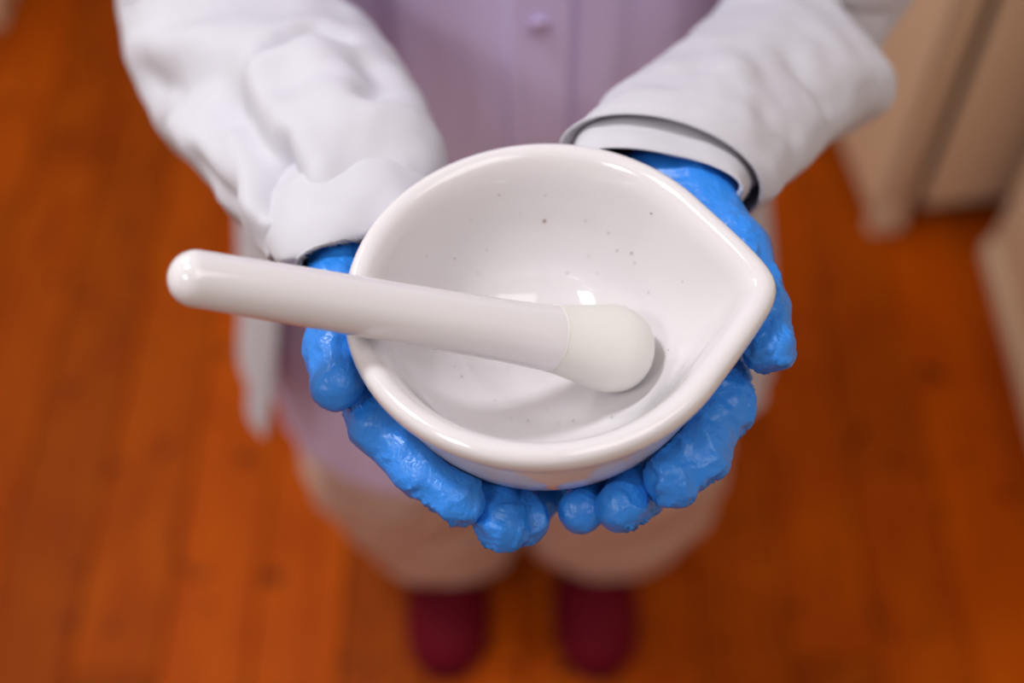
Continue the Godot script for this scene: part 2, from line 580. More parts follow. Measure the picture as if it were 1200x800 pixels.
func mortar() -> void:
	# profile: radius, height, how far the beak pulls it out
	var pr: Array[Vector3] = []
	var shape := [Vector2(0, -0.0565), Vector2(0.016, -0.0554), Vector2(0.031, -0.0502), Vector2(0.0435, -0.0405), Vector2(0.0520, -0.0275), Vector2(0.0570, -0.0155), Vector2(0.0600, -0.0072), Vector2(0.0625, -0.0012), Vector2(0.0658, 0.0034), Vector2(0.0696, 0.0049), Vector2(0.0726, 0.0034), Vector2(0.0737, 0.0), Vector2(0.0730, -0.0038), Vector2(0.0708, -0.0068), Vector2(0.0682, -0.0086), Vector2(0.0670, -0.0125), Vector2(0.0664, -0.0200), Vector2(0.0640, -0.0310), Vector2(0.0575, -0.0450), Vector2(0.0465, -0.0575), Vector2(0.0365, -0.0640), Vector2(0.0345, -0.0665), Vector2(0.0325, -0.0682), Vector2(0.0300, -0.0678), Vector2(0.0280, -0.0655), Vector2(0.0001, -0.0645)]
	for i in 126:
		var q: Vector2 = catmull(shape, i / 125.0)
		var inside := i < 45
		pr.append(Vector3(maxf(q.x, 0.0001), q.y, smoothstep(-0.046, -0.002, q.y) if inside else 1.0 - smoothstep(0.004, 0.042, -q.y)))
	var rings := []
	var segs := 192
	for p in pr:
		var ring := PackedVector3Array()
		for j in segs:
			var phi := TAU * j / segs
			var k := lerpf(1.0, spout(phi), p.z)
			ring.append(Vector3(maxf(p.x, 0.0001) * k * cos(phi), p.y, maxf(p.x, 0.0001) * k * sin(phi)))
		rings.append(ring)
	var o := obj("mortar", loft(rings, true, true), M.glaze)
	tag(o, "white glazed porcelain mortar bowl with a pouring lip, held in both hands", "mortar")
	o.transform = Transform3D(bowl_axes(), BOWL)
	# dark specks in the glaze
	var st := SurfaceTool.new()
	st.begin(Mesh.PRIMITIVE_TRIANGLES)
	var red := SurfaceTool.new()
	red.begin(Mesh.PRIMITIVE_TRIANGLES)
	for q: Vector4 in [Vector4(-0.0170, -0.0089, -0.0569, 4), Vector4(0.0015, -0.0116, -0.0584, 3), Vector4(0.0008, -0.0224, -0.0541, 9), Vector4(0.0427, -0.0064, -0.0426, 6), Vector4(-0.0286, -0.0152, -0.0494, 2), Vector4(0.0174, -0.0206, -0.0520, 3), Vector4(0.0265, -0.0227, -0.0470, 3), Vector4(0.0355, -0.0260, -0.0389, 6), Vector4(0.0298, -0.0281, -0.0421, 4), Vector4(-0.0232, -0.0292, -0.0453, 3), Vector4(-0.0357, -0.0259, -0.0387, 4), Vector4(0.0097, -0.0411, -0.0416, 3), Vector4(0.0219, -0.0385, -0.0391, 2), Vector4(0.0417, -0.0332, -0.0243, 3), Vector4(0.0367, -0.0285, -0.0359, 4), Vector4(0.0324, -0.0428, -0.0244, 4), Vector4(0.0477, -0.0340, 0.0031, 3), Vector4(-0.0364, -0.0460, 0.0001, 3), Vector4(-0.0337, -0.0479, 0.0038, 5), Vector4(-0.0157, -0.0553, -0.0047, 2), Vector4(-0.0141, -0.0521, 0.0213, 3), Vector4(-0.0075, -0.0528, 0.0222, 5), Vector4(0.0046, -0.0525, 0.0239, 3), Vector4(0.0103, -0.0522, 0.0231, 5), Vector4(0.0251, -0.0465, 0.0254, 5), Vector4(-0.0460, -0.0165, -0.0330, 2), Vector4(-0.0088, -0.0184, -0.0551, 2), Vector4(0.0537, -0.0171, -0.0170, 2), Vector4(0.0185, -0.0336, -0.0443, 2), Vector4(-0.0004, -0.0554, 0.0157, 2), Vector4(-0.0206, -0.0525, 0.0129, 2), Vector4(-0.0404, -0.0321, -0.0277, 2), Vector4(-0.0270, -0.0353, -0.0383, 2)]:
		var p := Vector3(q.x, q.y, q.z)
		var up := -p.normalized()
		if p.y < -0.044:
			up = Vector3(-p.x * 4.0, 0.06, -p.z * 4.0).normalized()
		var e1 := up.cross(Vector3(0.3, 0.2, 1)).normalized()
		var e2 := up.cross(e1)
		var r := 0.00016 + 0.00007 * q.w
		var t: SurfaceTool = red if q.w > 8.5 else st
		for k in 7:
			var a := TAU * k / 7
			var b := TAU * (k + 1) / 7
			t.add_vertex(p + up * 0.00035)
			t.add_vertex(p + (e1 * cos(b) + e2 * sin(b) * 0.7) * r)
			t.add_vertex(p + (e1 * cos(a) + e2 * sin(a) * 0.7) * r)
	st.generate_normals()
	red.generate_normals()
	var sk := obj("glaze_specks", st.commit(), M.speck, o)
	sk.set_meta("kind", "stuff")
	obj("red_speck", red.commit(), M.speck_red, o)

func along(a: Vector3, b: Vector3, prof: Array, segs := 48, flatten := 1.0) -> ArrayMesh:
	# prof: [distance along a->b in metres, radius]
	var ax := (b - a).normalized()
	var e1 := ax.cross(Vector3.UP).normalized()
	var e2 := ax.cross(e1).normalized()
	var rings := []
	for p in prof:
		var r := PackedVector3Array()
		for j in segs:
			var t := TAU * j / segs
			r.append(ax * p[0] + (e1 * cos(t) + e2 * sin(t)) * maxf(p[1], 0.0001))
		rings.append(r)
	return loft(rings, true, false)

func pestle() -> void:
	var tip := Vector3(-0.1043, 1.1662, -0.2590)
	var head := Vector3(0.0371, 1.0915, -0.2830)
	var p := thing("pestle", "white porcelain pestle resting across the rim with its head in the bowl", "pestle", tip)
	var L := tip.distance_to(head)
	var hp := []
	for i in 13:                                   # rounded end
		var a := PI / 2 * i / 12.0
		hp.append([-0.0092 * cos(a), 0.0096 * sin(a)])
	for i in range(1, 25):
		var t := i / 24.0
		hp.append([t * (L - 0.025), lerpf(0.0096, 0.0121, t) + 0.0006 * smoothstep(0.83, 1.0, t)])
	obj("handle", along(tip, head, hp), M.glaze, p)
	var gp := [[L - 0.0255, 0.0124], [L - 0.0252, 0.0129]]
	for i in range(0, 15):
		var t := i / 14.0
		gp.append([L - 0.025 + t * 0.0265, 0.0129 + 0.0049 * smoothstep(-0.25, 1.1, t) - 0.0006])
	for i in range(1, 15):
		var a := PI / 2 * i / 14.0
		gp.append([L + 0.0015 + 0.0150 * sin(a), 0.0170 * pow(cos(a), 0.62)])
	obj("grinding_head", along(tip, head, gp), M.bisque, p)

# ---------------------------------------------------------------- person
func hand_bones(j: Dictionary) -> Array:
	# joints are given from the middle of the mortar's rim
	var fingers := []
	for nm in ["index", "middle", "ring", "little"]:
		var q: Array = j[nm]
		var r: Array = j[nm + "_r"]
		fingers.append([[[BOWL + q[0], BOWL + q[1], r[0], r[1]], [BOWL + q[1], BOWL + q[2], r[1], r[2]], [BOWL + q[2], BOWL + q[3], r[2], r[3]]], 0.004, 0.0015])
	var w: Vector3 = BOWL + j.wrist
	var palm := []
	for nm in ["index", "middle", "ring", "little"]:
		var k: Vector3 = BOWL + j[nm][0]
		palm.append([w.lerp(k, 0.12), k, 0.015, 0.0112])
	var el: Vector3 = j.elbow
	palm.append([w, w.lerp(el, 0.4), 0.023, 0.026])
	var th: Array = j.thumb
	var tr: Array = j.thumb_r
	palm.append([w.lerp(BOWL + th[0], 0.5), BOWL + th[0], 0.018, 0.0155])
	palm.append([BOWL + th[0], (BOWL + j.index[0]).lerp(BOWL + th[1], 0.5), 0.013, 0.009])
	var thumb := [[[BOWL + th[0], BOWL + th[1], tr[0], tr[1]], [BOWL + th[1], BOWL + th[2], tr[1], tr[2]], [BOWL + th[2], BOWL + th[3], tr[2], tr[3]]], 0.005, 0.006]
	var out := [[palm, 0.012, 0.0]]
	out.append(thumb)
	out.append_array(fingers)
	return out

func right_hand() -> Dictionary:   # the person's right hand, at the left of the picture
	return {
		"elbow": at(260, 60, 0.72),
		"wrist": Vector3(-0.064, -0.036, -0.060),
		"index": [Vector3(-0.071, -0.046, -0.004), Vector3(-0.0615, -0.034, 0.036), Vector3(-0.045, -0.0375, 0.0525), Vector3(-0.0315, -0.0395, 0.0635)], "index_r": [0.0115, 0.0104, 0.0099, 0.0093],
		"middle": [Vector3(-0.052, -0.068, 0.000), Vector3(-0.031, -0.066, 0.036), Vector3(-0.0205, -0.0560, 0.0520), Vector3(-0.0150, -0.0505, 0.0685)], "middle_r": [0.0115, 0.0104, 0.0098, 0.0092],
		"ring": [Vector3(-0.036, -0.080, -0.002), Vector3(-0.021, -0.0800, 0.030), Vector3(-0.0110, -0.0690, 0.0470), Vector3(-0.006, -0.0575, 0.0630)], "ring_r": [0.0108, 0.0100, 0.0094, 0.0086],
		"little": [Vector3(-0.019, -0.085, -0.002), Vector3(-0.014, -0.086, 0.026), Vector3(-0.008, -0.083, 0.038), Vector3(-0.001, -0.078, 0.043)], "little_r": [0.0098, 0.0090, 0.0084, 0.0078],
		"thumb": [Vector3(-0.078, -0.026, -0.048), Vector3(-0.0795, -0.021, -0.016), Vector3(-0.0775, -0.0195, 0.012), Vector3(-0.0760, -0.0190, 0.0270)], "thumb_r": [0.0155, 0.0118, 0.0107, 0.0098],
	}

func left_hand() -> Dictionary:    # the person's left hand, at the right of the picture
	return {
		"elbow": at(960, 60, 0.72),
		"wrist": Vector3(0.052, -0.030, -0.074),
		"index": [Vector3(0.071, -0.043, -0.008), Vector3(0.0685, -0.034, 0.027), Vector3(0.0580, -0.0345, 0.0465), Vector3(0.0470, -0.0355, 0.0575)], "index_r": [0.0115, 0.0107, 0.0103, 0.0098],
		"middle": [Vector3(0.055, -0.066, -0.002), Vector3(0.047, -0.064, 0.034), Vector3(0.0370, -0.0550, 0.0500), Vector3(0.0290, -0.0475, 0.0630)], "middle_r": [0.0115, 0.0104, 0.0099, 0.0094],
		"ring": [Vector3(0.039, -0.079, -0.004), Vector3(0.030, -0.079, 0.031), Vector3(0.0210, -0.0690, 0.0470), Vector3(0.0145, -0.0560, 0.0605)], "ring_r": [0.0108, 0.0098, 0.0089, 0.0082],
		"little": [Vector3(0.021, -0.085, -0.004), Vector3(0.020, -0.086, 0.024), Vector3(0.016, -0.083, 0.036), Vector3(0.011, -0.078, 0.042)], "little_r": [0.0098, 0.0090, 0.0084, 0.0078],
		"thumb": [Vector3(0.063, -0.020, -0.062), Vector3(0.076, -0.013, -0.032), Vector3(0.082, -0.0135, -0.004), Vector3(0.0835, -0.0130, 0.0150)], "thumb_r": [0.0150, 0.0122, 0.0106, 0.0092],
	}

# skin and film give way where they press on the mortar: points inside its outline move out to its surface
func yield_to_bowl(v: PackedVector3Array, gap: float) -> PackedVector3Array:
	var outline := [Vector2(0.060, 0.0035), Vector2(0.0696, 0.0049), Vector2(0.0726, 0.0034), Vector2(0.0737, 0.0), Vector2(0.0730, -0.0038), Vector2(0.0708, -0.0068), Vector2(0.0682, -0.0086), Vector2(0.0670, -0.0125), Vector2(0.0664, -0.0200), Vector2(0.0640, -0.0310), Vector2(0.0575, -0.0450), Vector2(0.0465, -0.0575), Vector2(0.0365, -0.0645), Vector2(0.0325, -0.0683), Vector2(0.0, -0.0683)]
	var place := Transform3D(bowl_axes(), BOWL)
	var inv := place.affine_inverse()
	for i in v.size():
		var q := inv * v[i]
		if q.y > 0.005 or q.y < -0.0683 - gap:
			continue
		var phi := atan2(q.z, q.x)
		var k := lerpf(1.0, spout(phi), 1.0 - smoothstep(0.004, 0.042, -q.y))
		var r := Vector2(q.x, q.z).length() / k
		if r > 0.0737 + gap:
			continue
		var p := Vector2(r, q.y)
		var best := 1e9
		var near := p
		var inside := false
		for e in outline.size() - 1:
			var a: Vector2 = outline[e]
			var b: Vector2 = outline[e + 1]
			var c := Geometry2D.get_closest_point_to_segment(p, a, b)
			var d := c.distance_to(p)
			if d < best:
				best = d
				near = c
				var t := b - a
				inside = (p - c).dot(Vector2(-t.y, t.x)) < 0.0
		if inside or best < gap:
			var out := ((p - near) * (-1.0 if inside else 1.0)).normalized()
			p = near + out * gap
			v[i] = place * Vector3(p.x * k * cos(phi), p.y, p.x * k * sin(phi))
	return v

func glove_mesh(chains: Array, seed_: int, wrist: Vector3) -> ArrayMesh:
	var f := flesh(chains, 0.0015, 0.0004)
	var v: PackedVector3Array = f[0]
	var idx: PackedInt32Array = f[1]
	var n := normals_of(v, idx)
	var wr := FastNoiseLite.new()
	wr.seed = seed_
	wr.noise_type = FastNoiseLite.TYPE_CELLULAR
	wr.cellular_return_type = FastNoiseLite.RETURN_DISTANCE2_SUB
	wr.frequency = 75.0
	wr.fractal_type = FastNoiseLite.FRACTAL_NONE
	var warp := noise(seed_ + 1, 45.0, 2)
	var patch := noise(seed_ + 2, 26.0, 2)
	for i in v.size():
		var p := v[i]
		var q := p + Vector3(warp.get_noise_3dv(p), warp.get_noise_3dv(p + Vector3(3, 1, 2)), warp.get_noise_3dv(p + Vector3(7, 5, 1))) * 0.009
		var e := (wr.get_noise_3dv(q) + 1.0) / 0.15           # 0 along the creases
		var e2 := (wr.get_noise_3dv(q * 2.1 + Vector3(0.3, 0.1, 0.7)) + 1.0) / 0.17
		var far := 0.12 + 0.88 * smoothstep(0.018, 0.060, p.distance_to(wrist))     # the film is stretched smooth over the wrist
		var m := smoothstep(-0.3, 0.3, patch.get_noise_3dv(p))
		var m2 := smoothstep(-0.1, 0.4, patch.get_noise_3dv(p + Vector3(3, 1, 4)))
		v[i] = p + n[i] * (0.0017 * exp(-e * e) * (0.15 + 0.85 * m) * far - 0.0005 * exp(-e2 * e2) * m2 * far + 0.0011 * patch.get_noise_3dv(p * 2.2) - 0.0002)
	return make_mesh(yield_to_bowl(v, 0.0003), idx)

func person() -> void:
	var who := thing("person", "person in a white lab coat, lavender shirt and blue gloves holding out the mortar", "person", Vector3(0, 0, -0.69))
	var off := Vector3(0, 0, 0.69)      # meshes below are laid out in room coordinates
	var put := func(called: String, mesh: Mesh, m: Material, parent: Node = who) -> MeshInstance3D:
		var o := obj(called, mesh, m, parent)
		if parent == who:
			o.position = off
		return o
	var hands := [hand_bones(right_hand()), hand_bones(left_hand())]
	body(who, put, hands)
	for k in 2:
		var g: MeshInstance3D = put.call("glove", glove_mesh(hands[k], 21 + k, BOWL + (right_hand().wrist if k == 0 else left_hand().wrist)), M.glove)
		g.set_meta("label", ["blue nitrile glove on the hand at the left", "blue nitrile glove on the hand at the right"][k])
	clothes(who, put)

func body(who: Node3D, put: Callable, hands: Array) -> void:
	var ch := []
	var z := -0.70
	var torso := []
	for s in [-1.0, 1.0]:
		torso.append([Vector3(0.07 * s, 1.27, z - 0.01), Vector3(0.055 * s, 1.05, z), 0.085, 0.08])
		torso.append([Vector3(0.055 * s, 1.05, z), Vector3(0.075 * s, 0.86, z), 0.08, 0.095])
		torso.append([Vector3(0.05 * s, 1.335, z - 0.01), Vector3(0.155 * s, 1.315, z - 0.01), 0.05, 0.045])
	torso.append([Vector3(0, 1.33, z - 0.012), Vector3(0, 1.43, z + 0.01), 0.055, 0.052])
	ch.append([torso, 0.05, 0.0])
	for s in [-1.0, 1.0]:
		var hd := right_hand() if s < 0 else left_hand()
		var el: Vector3 = hd.elbow
		var wr: Vector3 = BOWL + hd.wrist
		var sh := Vector3(0.165 * s, 1.305, z - 0.01)
		ch.append([[[sh, el, 0.044, 0.027], [el, wr.lerp(el, 0.1), 0.028, 0.022]], 0.02, 0.04])
		ch.append([[[Vector3(0.085 * s, 0.83, z), Vector3(0.1 * s, 0.46, z + 0.01), 0.085, 0.055], [Vector3(0.1 * s, 0.46, z + 0.01), Vector3(0.09 * s, 0.09, z - 0.05), 0.055, 0.036], [Vector3(0.09 * s, 0.06, z - 0.05), Vector3(0.09 * s, 0.04, z + 0.09), 0.034, 0.02]], 0.02, 0.05])
	var hy := 1.535
	ch.append([[[Vector3(0, hy + 0.025, z + 0.0), Vector3(0, hy + 0.01, z + 0.03), 0.078, 0.074], [Vector3(0, hy - 0.02, z + 0.045), Vector3(0, hy - 0.065, z + 0.06), 0.058, 0.038], [Vector3(0, hy + 0.0, z + 0.10), Vector3(0, hy - 0.025, z + 0.118), 0.008, 0.012], [Vector3(-0.018, hy - 0.058, z + 0.093), Vector3(0.018, hy - 0.058, z + 0.093), 0.009, 0.009], [Vector3(0.078, hy + 0.005, z + 0.02), Vector3(0.08, hy - 0.03, z + 0.025), 0.011, 0.009], [Vector3(-0.078, hy + 0.005, z + 0.02), Vector3(-0.08, hy - 0.03, z + 0.025), 0.011, 0.009]], 0.016, 0.03])
	var f := flesh(ch, 0.013, -0.004)
	var v: PackedVector3Array = f[0]
	var idx: PackedInt32Array = f[1]
	for k in 2:                               # the hands inside the gloves, on a finer grid
		var h := flesh(hands[k], 0.003, -0.0022)
		var base := v.size()
		v.append_array(yield_to_bowl(h[0], 0.0024))
		for i in h[1]:
			idx.append(i + base)
	var b: MeshInstance3D = put.call("body", make_mesh(v, idx), M.skin)
	var off := Vector3(0, 0, 0)
	for s in [-1.0, 1.0]:
		var sp := SphereMesh.new()
		sp.radius = 0.011
		sp.height = 0.022
		sp.radial_segments = 20
		sp.rings = 10
		var e := obj("eye", sp, M.eye, b)
		e.position = Vector3(0.03 * s, hy + 0.004, z + 0.087)
	for s in [-1.0, 1.0]:
		var ir := SphereMesh.new()
		ir.radius = 0.0052
		ir.height = 0.0104
		ir.radial_segments = 16
		ir.rings = 8
		var e := obj("iris", ir, M.hair, b)
		e.position = Vector3(0.03 * s, hy + 0.003, z + 0.0935)
	var lip := flesh([[[[Vector3(-0.019, hy - 0.0575, z + 0.096), Vector3(0, hy - 0.0555, z + 0.102), 0.003, 0.0045], [Vector3(0.019, hy - 0.0575, z + 0.096), Vector3(0, hy - 0.0555, z + 0.102), 0.003, 0.0045], [Vector3(-0.015, hy - 0.063, z + 0.097), Vector3(0.015, hy - 0.063, z + 0.097), 0.0042, 0.0042]], 0.003, 0.0]], 0.0025)
	obj("lips", make_mesh(lip[0], lip[1]), M.lip, b)
	var hr := flesh([[[[Vector3(0, hy + 0.045, z - 0.015), Vector3(0, hy + 0.035, z + 0.01), 0.083, 0.08], [Vector3(0, hy + 0.0, z - 0.045), Vector3(0, hy - 0.07, z - 0.06), 0.07, 0.045], [Vector3(0, hy + 0.05, z - 0.09), Vector3(0, hy + 0.04, z - 0.12), 0.045, 0.04]], 0.02, 0.0]], 0.008)
	obj("hair", make_mesh(hr[0], hr[1]), M.hair, b)

# a sleeve: stations from the cuff to the shoulder, each [left edge, right edge, depth of the cross-section relative to its width]
func sleeve_point(cen: Array, half: Array, thick: Array, t: float, turn: float) -> Array:
	var c: Vector3 = catmull(cen, t)
	var h: Vector3 = catmull(half, t)
	var ax: Vector3 = (catmull(cen, minf(t + 0.02, 1.0)) - catmull(cen, maxf(t - 0.02, 0.0))).normalized()
	var b := h.cross(ax).normalized()
	if b.dot(EYE - c) < 0.0:
		b = -b
	b *= h.length() * float(catmull(thick, t))
	var a := TAU * turn
	if sin(a) < 0.0:
		b = (b.normalized() + Vector3(0, 0.80, 0.60)).normalized() * b.length() * 2.1           # the arm hangs in the lower half of its sleeve
	return [c + h * cos(a) + b * sin(a), (h * cos(a) / h.length_squared() + b * sin(a) / b.length_squared()).normalized()]

func sleeve(st: Array, segs: int, rows: int, folds: Array, seed_: int, inner := 0.006) -> ArrayMesh:
	var cen := []
	var half := []
	var thick := []
	for s in st:
		cen.append((s[0] + s[1]) * 0.5)
		half.append((s[1] - s[0]) * 0.5)
		thick.append(s[2])
	var lines := []
	for f in folds:
		var pts := PackedVector3Array()
		var bb := AABB()
		for k in f[0]:
			var p: Vector3 = sleeve_point(cen, half, thick, k.x, k.y)[0]
			bb = bb.expand(p) if pts.size() else AABB(p, Vector3.ZERO)
			pts.append(p)
		lines.append([pts, float(f[1]), float(f[2]), bb.grow(float(f[1]) * 2.6)])
	var soft := noise(seed_, 14.0, 2)
	var fine := noise(seed_ + 3, 34.0, 2)
	var rings := []
	for i in rows + 1:
		var t := float(i) / rows
		var ring := PackedVector3Array()
		for j in segs:
			var pn := sleeve_point(cen, half, thick, t, float(j) / segs)
			var p: Vector3 = pn[0]
			var d := 0.0
			for f in lines:
				var bb: AABB = f[3]
				if not bb.has_point(p):
					continue
				var pts: PackedVector3Array = f[0]
				var best := 1e9
				for k in pts.size() - 1:
					best = minf(best, p.distance_squared_to(Geometry3D.get_closest_point_to_segment(p, pts[k], pts[k + 1])))
				d += f[2] * exp(-best / (f[1] * f[1]))
			d += soft.get_noise_3dv(p) * 0.0035 + fine.get_noise_3dv(p) * 0.0012
			ring.append(p + pn[1] * d * smoothstep(0.0, 0.03, t))
		rings.append(ring)
	# turn the mouth inwards: cloth has a thickness
	var back := []
	for i in 14:
		var src: PackedVector3Array = rings[i]
		var mid := Vector3.ZERO
		for p in src:
			mid += p
		mid /= segs
		var r := PackedVector3Array()
		for p in src:
			r.append(p + (mid - p).normalized() * (0.0014 + inner * i / 13.0))
		back.push_front(r)
	back.append_array(rings)
	return loft(back, true, false)

func clothes(who: Node3D, put: Callable) -> void:
	var shirt_prof := [[0.43, 0.222, 0.115, -0.672], [0.52, 0.222, 0.118, -0.674], [0.62, 0.208, 0.117, -0.677], [0.75, 0.190, 0.115, -0.68], [0.88, 0.172, 0.116, -0.685], [1.0, 0.160, 0.112, -0.688], [1.12, 0.158, 0.112, -0.692], [1.24, 0.165, 0.108, -0.70], [1.33, 0.15, 0.085, -0.71], [1.37, 0.075, 0.07, -0.71]]
	var sn := noise(61, 6.0, 3)
	var rings := []
	for i in 61:
		var t := i / 60.0
		var y := 0.0
		var p := []
		for k in 4:
			var col := []
			for q in shirt_prof:
				col.append(float(q[k]))
			p.append(catmull(col, t))
		y = p[0]
		var ring := PackedVector3Array()
		for j in 128:
			var a := TAU * j / 128
			var d := Vector3(cos(a), 0, sin(a))
			var w := sn.get_noise_3d(d.x * 0.5, y * 0.2, d.z * 0.5) * 0.013 * (1.0 - smoothstep(0.9, 1.2, y) * 0.5)
			ring.append(Vector3(d.x * (p[1] + w), y, p[3] + d.z * (p[2] + w)))
		rings.append(ring)
	var sh: MeshInstance3D = put.call("shirt", loft(rings, true, true), M.shirt)
	# placket and buttons down the front
	var pk := []
	for i in 41:
		var y := 0.437 + 0.89 * i / 40.0
		var zf: float = shirt_front(shirt_prof, y)
		var r := PackedVector3Array()
		for q in [[-0.02, -0.01], [-0.019, 0.0015], [-0.016, 0.0026], [0.016, 0.0026], [0.019, 0.0015], [0.02, -0.01]]:
			r.append(Vector3(q[0] + 0.016, y, zf + q[1]))
		pk.append(r)
	obj("placket", loft(pk, false, true), M.shirt, sh)
	for i in 6:
		var y := 0.61 + 0.13 * i
		var m := lathe(PackedVector2Array([Vector2(0.0001, 0.0034), Vector2(0.003, 0.0032), Vector2(0.0045, 0.0042), Vector2(0.0055, 0.0036), Vector2(0.0056, 0.0008), Vector2(0.0001, 0.0)]), 24)
		var b := obj("button", m, M.button, sh)
		b.position = Vector3(0.016, y, shirt_front(shirt_prof, y) + 0.0024)
		b.rotation_degrees.x = 90
	# lab coat: open in front, hanging from the shoulders
	var cn := noise(71, 5.0, 3)
	var coat_prof := [[0.545, 0.252, 0.240, 0.150, -0.670, 0.195], [0.62, 0.238, 0.228, 0.14, -0.67, 0.180], [0.75, 0.220, 0.205, 0.14, -0.68, 0.16], [0.9, 0.205, 0.20, 0.138, -0.685, 0.155], [1.05, 0.19, 0.19, 0.132, -0.69, 0.145], [1.18, 0.185, 0.185, 0.128, -0.695, 0.13], [1.30, 0.18, 0.18, 0.112, -0.705, 0.10], [1.36, 0.14, 0.14, 0.09, -0.712, 0.07], [1.39, 0.085, 0.085, 0.075, -0.712, 0.05]]
	var outer := []
	for i in 61:
		var t := i / 60.0
		var p := []
		for k in 6:
			var col := []
			for q in coat_prof:
				col.append(float(q[k]))
			p.append(catmull(col, t))
		var open := acos(clampf(p[5] / ((p[1] + p[2]) / 2), 0.0, 1.0))   # angle from the side (x axis) where the front edge lies
		var edge: Array[Vector3] = []
		for j in 97:
			var a := open - (PI + 2.0 * open) * j / 96.0
			var d := Vector3(cos(a), 0, sin(a))
			var w := cn.get_noise_3d(d.x * 0.3, p[0] * 0.15, d.z * 0.3) * 0.03 * (1.0 - smoothstep(0.9, 1.3, p[0]))
			w = maxf(w, -0.003)
			edge.append(Vector3(d.x * ((p[2] if d.x > 0 else p[1]) + w), p[0], p[4] + d.z * (p[3] + w)))
		var ring := PackedVector3Array()
		for e in edge:
			ring.append(e)
		for j in range(96, -1, -1):
			var e := edge[j]
			ring.append(e + (Vector3(0, e.y, p[4]) - e).normalized() * (0.0025 if i > 0 else 0.0001))
		outer.append(ring)
	var coat: MeshInstance3D = put.call("lab_coat", loft(outer, true, false), M.coat)
	# sleeves
	var ls := [
		[at(314, 302, 0.512), at(528, 262, 0.545), 0.60], [at(287, 262, 0.545), at(514, 168, 0.545), 0.7], [at(246, 217, 0.58), at(502, 135, 0.58), 0.72],
		[at(205, 165, 0.61), at(484, 97, 0.62), 0.75], [at(167, 115, 0.65), at(458, 76, 0.65), 0.75], [at(147, 60, 0.68), at(428, 42, 0.68), 0.8], [at(143, 8, 0.69), at(402, 0, 0.69), 0.85], [at(130, -80, 0.67), at(370, -85, 0.67), 0.9],
		[Vector3(-0.235, 1.19, -0.60), Vector3(-0.115, 1.17, -0.58), 0.9], [Vector3(-0.238, 1.29, -0.685), Vector3(-0.10, 1.25, -0.67), 0.9], [Vector3(-0.215, 1.375, -0.71), Vector3(-0.06, 1.30, -0.70), 0.9]]
	var lf := [        # folds in the cloth: points along and around the sleeve (share of its length, turns), width, height
		[[Vector2(0.2655, 0.253), Vector2(0.2781, 0.231), Vector2(0.2862, 0.197), Vector2(0.2745, 0.169)], 0.007, -0.0110],
		[[Vector2(0.2376, 0.256), Vector2(0.2295, 0.217), Vector2(0.1962, 0.183)], 0.016, 0.0070],
		[[Vector2(0.3843, 0.442), Vector2(0.3105, 0.408), Vector2(0.2826, 0.347)], 0.012, -0.0080],
		[[Vector2(0.4338, 0.439), Vector2(0.3645, 0.397), Vector2(0.3312, 0.344)], 0.012, 0.0060],
		[[Vector2(0.2169, 0.306), Vector2(0.1557, 0.311), Vector2(0.0981, 0.300), Vector2(0.0576, 0.297)], 0.011, 0.0100],
		[[Vector2(0.2250, 0.339), Vector2(0.1557, 0.347), Vector2(0.0945, 0.336), Vector2(0.0657, 0.336)], 0.014, -0.0150],
		[[Vector2(0.2781, 0.453), Vector2(0.1800, 0.425), Vector2(0.1224, 0.422), Vector2(0.0612, 0.411)], 0.010, 0.0070],
		[[Vector2(0.1800, 0.367), Vector2(0.1143, 0.369), Vector2(0.0693, 0.381), Vector2(0.0324, 0.392)], 0.007, 0.0090],
		[[Vector2(0.2007, 0.450), Vector2(0.1350, 0.447), Vector2(0.0945, 0.436)], 0.007, -0.0060],
		[[Vector2(0.0981, 0.314), Vector2(0.0657, 0.350), Vector2(0.0405, 0.369)], 0.005, -0.0120],
		[[Vector2(0.1962, 0.092), Vector2(0.1188, 0.064), Vector2(0.0774, 0.058)], 0.018, 0.0010],
		[[Vector2(0.2205, 0.136), Vector2(0.1719, 0.122), Vector2(0.1305, 0.144)], 0.010, -0.0060],
		[[Vector2(0.1224, 0.186), Vector2(0.1026, 0.156), Vector2(0.1143, 0.108)], 0.016, 0.0030],
		]
	var s0 := obj("sleeve", sleeve(ls, 140, 190, lf, 81), M.coat, coat)
	var lc := [
		[at(350, 303, 0.492), at(512, 312, 0.528), 0.47], [at(329, 303, 0.500), at(520, 266, 0.530), 0.62], [at(312, 285, 0.52), at(512, 215, 0.54), 0.66], [at(300, 250, 0.56), at(500, 160, 0.57), 0.55]]
	var lcu := obj("cuff", sleeve(lc, 96, 40, [], 97, 0.003), M.coat, coat)
	lcu.set_meta("label", "frayed white cuff at the left wrist")
	var cc := [(lc[0][0] + lc[0][1]) * 0.5, (lc[1][0] + lc[1][1]) * 0.5, (lc[2][0] + lc[2][1]) * 0.5, (lc[3][0] + lc[3][1]) * 0.5]
	var chh := [(lc[0][1] - lc[0][0]) * 0.5, (lc[1][1] - lc[1][0]) * 0.5, (lc[2][1] - lc[2][0]) * 0.5, (lc[3][1] - lc[3][0]) * 0.5]
	var fr := SurfaceTool.new()
	fr.begin(Mesh.PRIMITIVE_TRIANGLES)
	var rng := RandomNumberGenerator.new()
	rng.seed = 12
